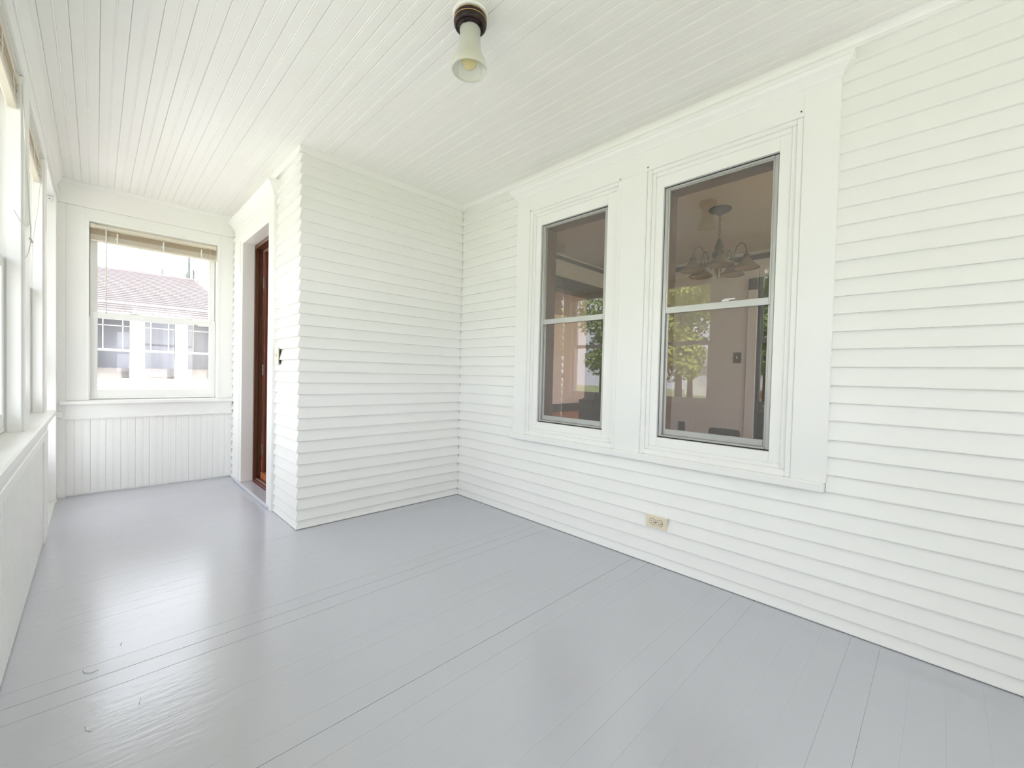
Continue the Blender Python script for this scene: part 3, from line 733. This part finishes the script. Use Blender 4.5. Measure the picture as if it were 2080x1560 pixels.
for k in range(5):
    a = 2*PI*k/5+math.radians(205)
    ca, sa = math.cos(a), math.sin(a)
    P = lambda r, z: (HX+r*ca, HY+r*sa, z)
    arm = [P(.045, 2.17), P(.07, 2.09), P(.10, 2.075), P(.125, 2.11), P(.135, 2.18), P(.150, 2.235), P(.18, 2.262), P(.212, 2.245), P(.228, 2.20), P(.230, 2.155)]
    ar = MB().tube(arm, .006, 7).build('arm', CHROME, cc, True)
    MB().tube([P(.085, 2.118), P(.07, 2.14), P(.08, 2.16), P(.10, 2.155), P(.105, 2.13)], .004, 6).build('scroll', CHROME, ar, True)
    c_ = (HX+.230*ca, HY+.230*sa, 2.16)
    sc = MB().lathe([(.0001, .0), (.020, -.002), (.026, -.012), (.026, -.035), (.032, -.045), (.0001, -.045)], c_, 16).build('socket_cup', CHROME, cc, True)
    sh = MB().lathe([(.028, -.040), (.040, -.052), (.055, -.075), (.075, -.098), (.100, -.118), (.108, -.128), (.104, -.128), (.094, -.119), (.070, -.098), (.050, -.075), (.034, -.052)], c_, 26).build('glass_shade', SHADE, cc, True)
    MB().tube([(c_[0]+.106*math.cos(2*PI*q/24), c_[1]+.106*math.sin(2*PI*q/24), c_[2]-.128) for q in range(24)], .0045, 6, True).build('shade_rim', CHROME, sh, True)

# ================================================================== ROOF: unseen slab and eave, added to block stray sun and sky
struct('roof', MB().box(-1.2, 7.7, YB-.5, 3.3, CI+.10, CI+.16).box(-1.2, 10.9, 3.3, YF+.5, CI+.10, CI+.16).box(-1.2, -.38, YB-.5, YF+.5, 2.40, 2.44).box(1.0, 10.9, YF+.5, YL+.3, CI+.10, CI+.16).box(-.45, 2.4, YB-.2, YF+.25, ZC+.101, ZC+.13), NGREY, 'unseen roof slab added to block sun leaks, with a shading eave')
struct('foundation', MB().box(-.38, 10.6, YB-.15, YF+.15, -.7, -.165).box(1.16, 10.6, YF+.15, YL+.12, -.7, -.06), PAVE)

# ================================================================== OUTDOORS
GZ = -.62
g = MB(); g.poly([(-60, -60, GZ), (60, -60, GZ), (60, 60, GZ), (-60, 60, GZ)])
gr = g.build('ground', GRASS); gr['kind'] = 'structure'; gr['label'] = 'green lawn around the porch'
wk = MB().box(-9.2, -7.8, -40, 40, GZ, GZ+.02); struct('sidewalk', wk, PAVE, 'pale concrete sidewalk along the street')
struct('bounce_paving', MB().box(-7.8, 12, 5.0, 8.6, GZ, GZ+.015).box(-5.2, -.8, -8, 5.0, GZ, GZ+.015), PAVE, 'unseen pale concrete added to bounce light into the porch')  # unseen concrete, added to bounce neutral light up into the porch
struct('street', MB().box(-17, -11, -40, 40, GZ, GZ+.01), mat('asphalt', (.16, .16, .165), .9, noise=.1), 'grey street beyond the lawn')

# ---- neighbouring house beyond the far window
nh = root('neighbour_house', (1.2, 10.5, GZ), 'white neighbouring house with a faded red roof beyond the far window', 'house')
NY = 9.0
wins = [(-.34, .375), (.555, .935), (1.105, 1.49)]
wins = [(-.005, .375), (.555, .935), (1.105, 1.49)]
m = MB(); ed = [-6.0]+[v for w in wins for v in w]+[2.4]
for a, b in zip(ed[0::2], ed[1::2]): m.box(a, b, NY, NY+.12, GZ, 1.95)
for a, b in wins: m.box(a, b, NY, NY+.12, GZ, .815).box(a, b, NY, NY+.12, 1.745, 1.95)
m.build('porch_wall', NWHITE, nh)
for a, b in wins:
    m = MB()
    m.box(a-.028, a, NY-.02, NY+.05, .79, 1.77).box(b, b+.028, NY-.02, NY+.05, .79, 1.77).box(a, b, NY-.02, NY+.05, 1.745, 1.77).box(a, b, NY-.025, NY+.05, .785, .825)
    m.box(a, b, NY+.01, NY+.05, 1.25, 1.285)
    for f in (.20, .79):
        s = a+(b-a)*f; m.box(s-.007, s+.007, NY+.02, NY+.045, 1.285, 1.745)
    m.box(a, b, NY+.02, NY+.045, 1.638, 1.652)
    f_ = m.build('window', NWHITE, nh)
    MB().box(a, b, NY+.055, NY+.06, .825, 1.745).build('pane', GLASS, f_)
    MB().box(a, b, NY+.085, NY+.09, .825, .99).build('half_curtain', NCURT, f_)
m = MB().box(2.3, 2.4, NY+.12, NY+.36, GZ, 1.96).box(-6, 2.4, NY+.12, NY+.36, 1.96, 2.02).box(-6, 2.4, NY+.36, NY+.42, GZ, 2.0); m.build('porch_room', NDARK, nh)  # back wall colour imitates pane reflections; side and top added to stop sun
m = MB()
m.box(-6, 2.4, NY-.012, NY, .60, .72).box(-6, 2.4, NY-.02, NY, .56, .60)
m.build('belt_board', NWHITE, nh)
MB().box(-6.2, 2.6, NY-.34, NY-.24, 1.765, 1.83, .01).build('gutter', NWHITE, nh)
MB().box(-6.1, 2.5, NY-.24, NY+.1, 1.74, 1.80).build('soffit', NWHITE, nh)
# shingle courses as stepped strips
def shingles(p0, p1, q0, q1, n, name, m_, parent):
    # p0->p1 eave line, q0->q1 ridge line
    mb = MB(); p0, p1, q0, q1 = map(Vector, (p0, p1, q0, q1))
    nrm = (p1-p0).cross(q0-p0).normalized()
    if nrm.z < 0: nrm = -nrm
    for k in range(n):
        f0, f1 = k/n, (k+1)/n
        a, b = p0.lerp(q0, f0), p1.lerp(q1, f0); c, d = p1.lerp(q1, f1), p0.lerp(q0, f1)
        t = nrm*(.022 if n < 40 else .008)
        mb.poly([a+t, b+t, c+nrm*.002, d+nrm*.002]); mb.poly([a, b, b+t, a+t])
    o = mb.build(name, m_, parent); o['kind'] = 'stuff'; return o
shingles((-6.2, NY-.30, 1.84), (1.86, NY-.30, 1.84), (-6.2, 12.2, 3.03), (1.59, 12.2, 3.03), 26, 'porch_shingles', NSHING, nh)
MB().box(-6.2, 1.62, 12.16, 12.26, 3.02, 3.06).build('ridge_cap', NSHING, nh)
# main block behind
m = MB().box(1.12, 1.56, 12.25, 12.4, 2.6, 3.85); m.build('stucco_wall', NSTUC, nh)
m = MB().box(1.06, 1.13, 12.20, 12.4, 2.6, 3.85); m.build('corner_board', NWHITE, nh)
m = MB()
for k in range(24): m.prism([(12.30-.015, 1.0+k*.12), (12.30, 1.12+k*.12), (12.4, 1.12+k*.12), (12.4, 1.0+k*.12)], 'x', 1.56, 5.0)
m.build('siding', NSIDE, nh)
m = MB().box(1.545, 1.585, 12.20, 12.4, 2.6, 3.85).box(1.62, 1.66, 12.20, 12.4, 2.6, 3.85); m.build('corner_board', NWHITE, nh)
m = MB(); m.prism([(1.56, 3.35), (1.64, 3.40), (1.95, 2.75), (1.87, 2.70)], 'y', 12.12, 12.24); m.build('rake_board', NWHITE, nh)
shingles((-6, 12.5, 2.95), (1.04, 12.5, 2.95), (-6, 17, 6.2), (1.04, 17, 6.2), 64, 'main_shingles', NGREY, nh)
m = MB(); m.poly([(.80, 12.24, 3.02), (1.06, 12.24, 3.02), (1.06, 12.24, 3.20)]); m.poly([(.80, 12.3, 3.02), (1.06, 12.3, 3.02), (1.06, 12.3, 3.20)]); m.build('cricket', NGREY, nh)

# ---- trees and the house across the street (seen as reflections and slivers)
def tree(x, y, h, rad, m_, label, dense=4200):
    r_ = root('street_tree', (x, y, GZ), label, 'tree')
    MB().tube([(x, y, GZ), (x+.05, y, GZ+h*.25), (x-.05, y+.05, GZ+h*.5), (x, y, GZ+h*.8)], [.24, .18, .13, .04], 8).build('trunk', BARK, r_, True)
    mb = MB(); rnd = random.Random(int(x*31+y*17))
    blobs = [(rnd.uniform(-.55, .55)*rad, rnd.uniform(-.55, .55)*rad, h*rnd.uniform(.26, .86), rad*rnd.uniform(.35, .6)) for _ in range(13)]
    for _ in range(dense):
        bx_, by_, bz_, br_ = rnd.choice(blobs)
        d = Vector((rnd.gauss(0, 1), rnd.gauss(0, 1), rnd.gauss(0, 1))).normalized()*br_*rnd.uniform(.75, 1.05)
        c = Vector((x+bx_, y+by_, GZ+bz_))+d
        u = Vector((rnd.gauss(0, 1), rnd.gauss(0, 1), rnd.gauss(0, 1))).normalized(); v = u.cross(d.normalized()+Vector((.01, .02, .03))).normalized()
        s = rnd.uniform(.07, .17)
        mb.poly([c-u*s, c+v*s*.6, c+u*s, c-v*s*.6])
    o = mb.build('crown', m_, r_); o['kind'] = 'stuff'
tree(-19.0, 10.5, 8.2, 1.75, LEAF2, 'yellow green street tree reflected in the right house window')
tree(-20.0, 16.2, 8.4, 2.0, LEAF, 'dark green street tree reflected in the left house window')
tree(-19.5, 6.2, 7.8, 1.65, LEAF, 'dark green street tree reflected at the right edge of the right window')
tree(-20.0, 22.0, 7.5, 2.2, LEAF2, 'yellow green street tree farthest along the street')
tree(-21.0, 1.0, 6.0, 2.2, LEAF, 'dark green street tree standing across from the viewer')
tree(-27.0, 13.2, 9.0, 2.6, LEAF, 'dark green tree behind the row of street trees')
tree(-27.0, 7.0, 8.8, 2.5, LEAF, 'mid green tree set back behind the street trees')
oh = root('street_house', (-40, 12, GZ), 'low white house with a red brick porch across the street', 'house')
MB().box(-43, -39.5, 6, 19, GZ, 2.3).build('wall', NWHITE, oh)
MB().prism([(-43.4, 2.3), (-39.0, 2.3), (-41.2, 4.0)], 'y', 5.6, 19.4).build('gable_roof', NGREY, oh)
MB().box(-39.5, -38.3, 9, 13, GZ, .1).build('brick_porch', BRICK, oh)
for yy in (9.1, 11.0, 12.9): MB().box(-38.5, -38.35, yy-.08, yy+.08, .1, 2.2).build('porch_post', NWHITE, oh)
for yy in (7.3, 14.5, 17.0): MB().box(-39.52, -39.46, yy-.5, yy+.5, .4, 1.7).build('window', NDARK, oh)
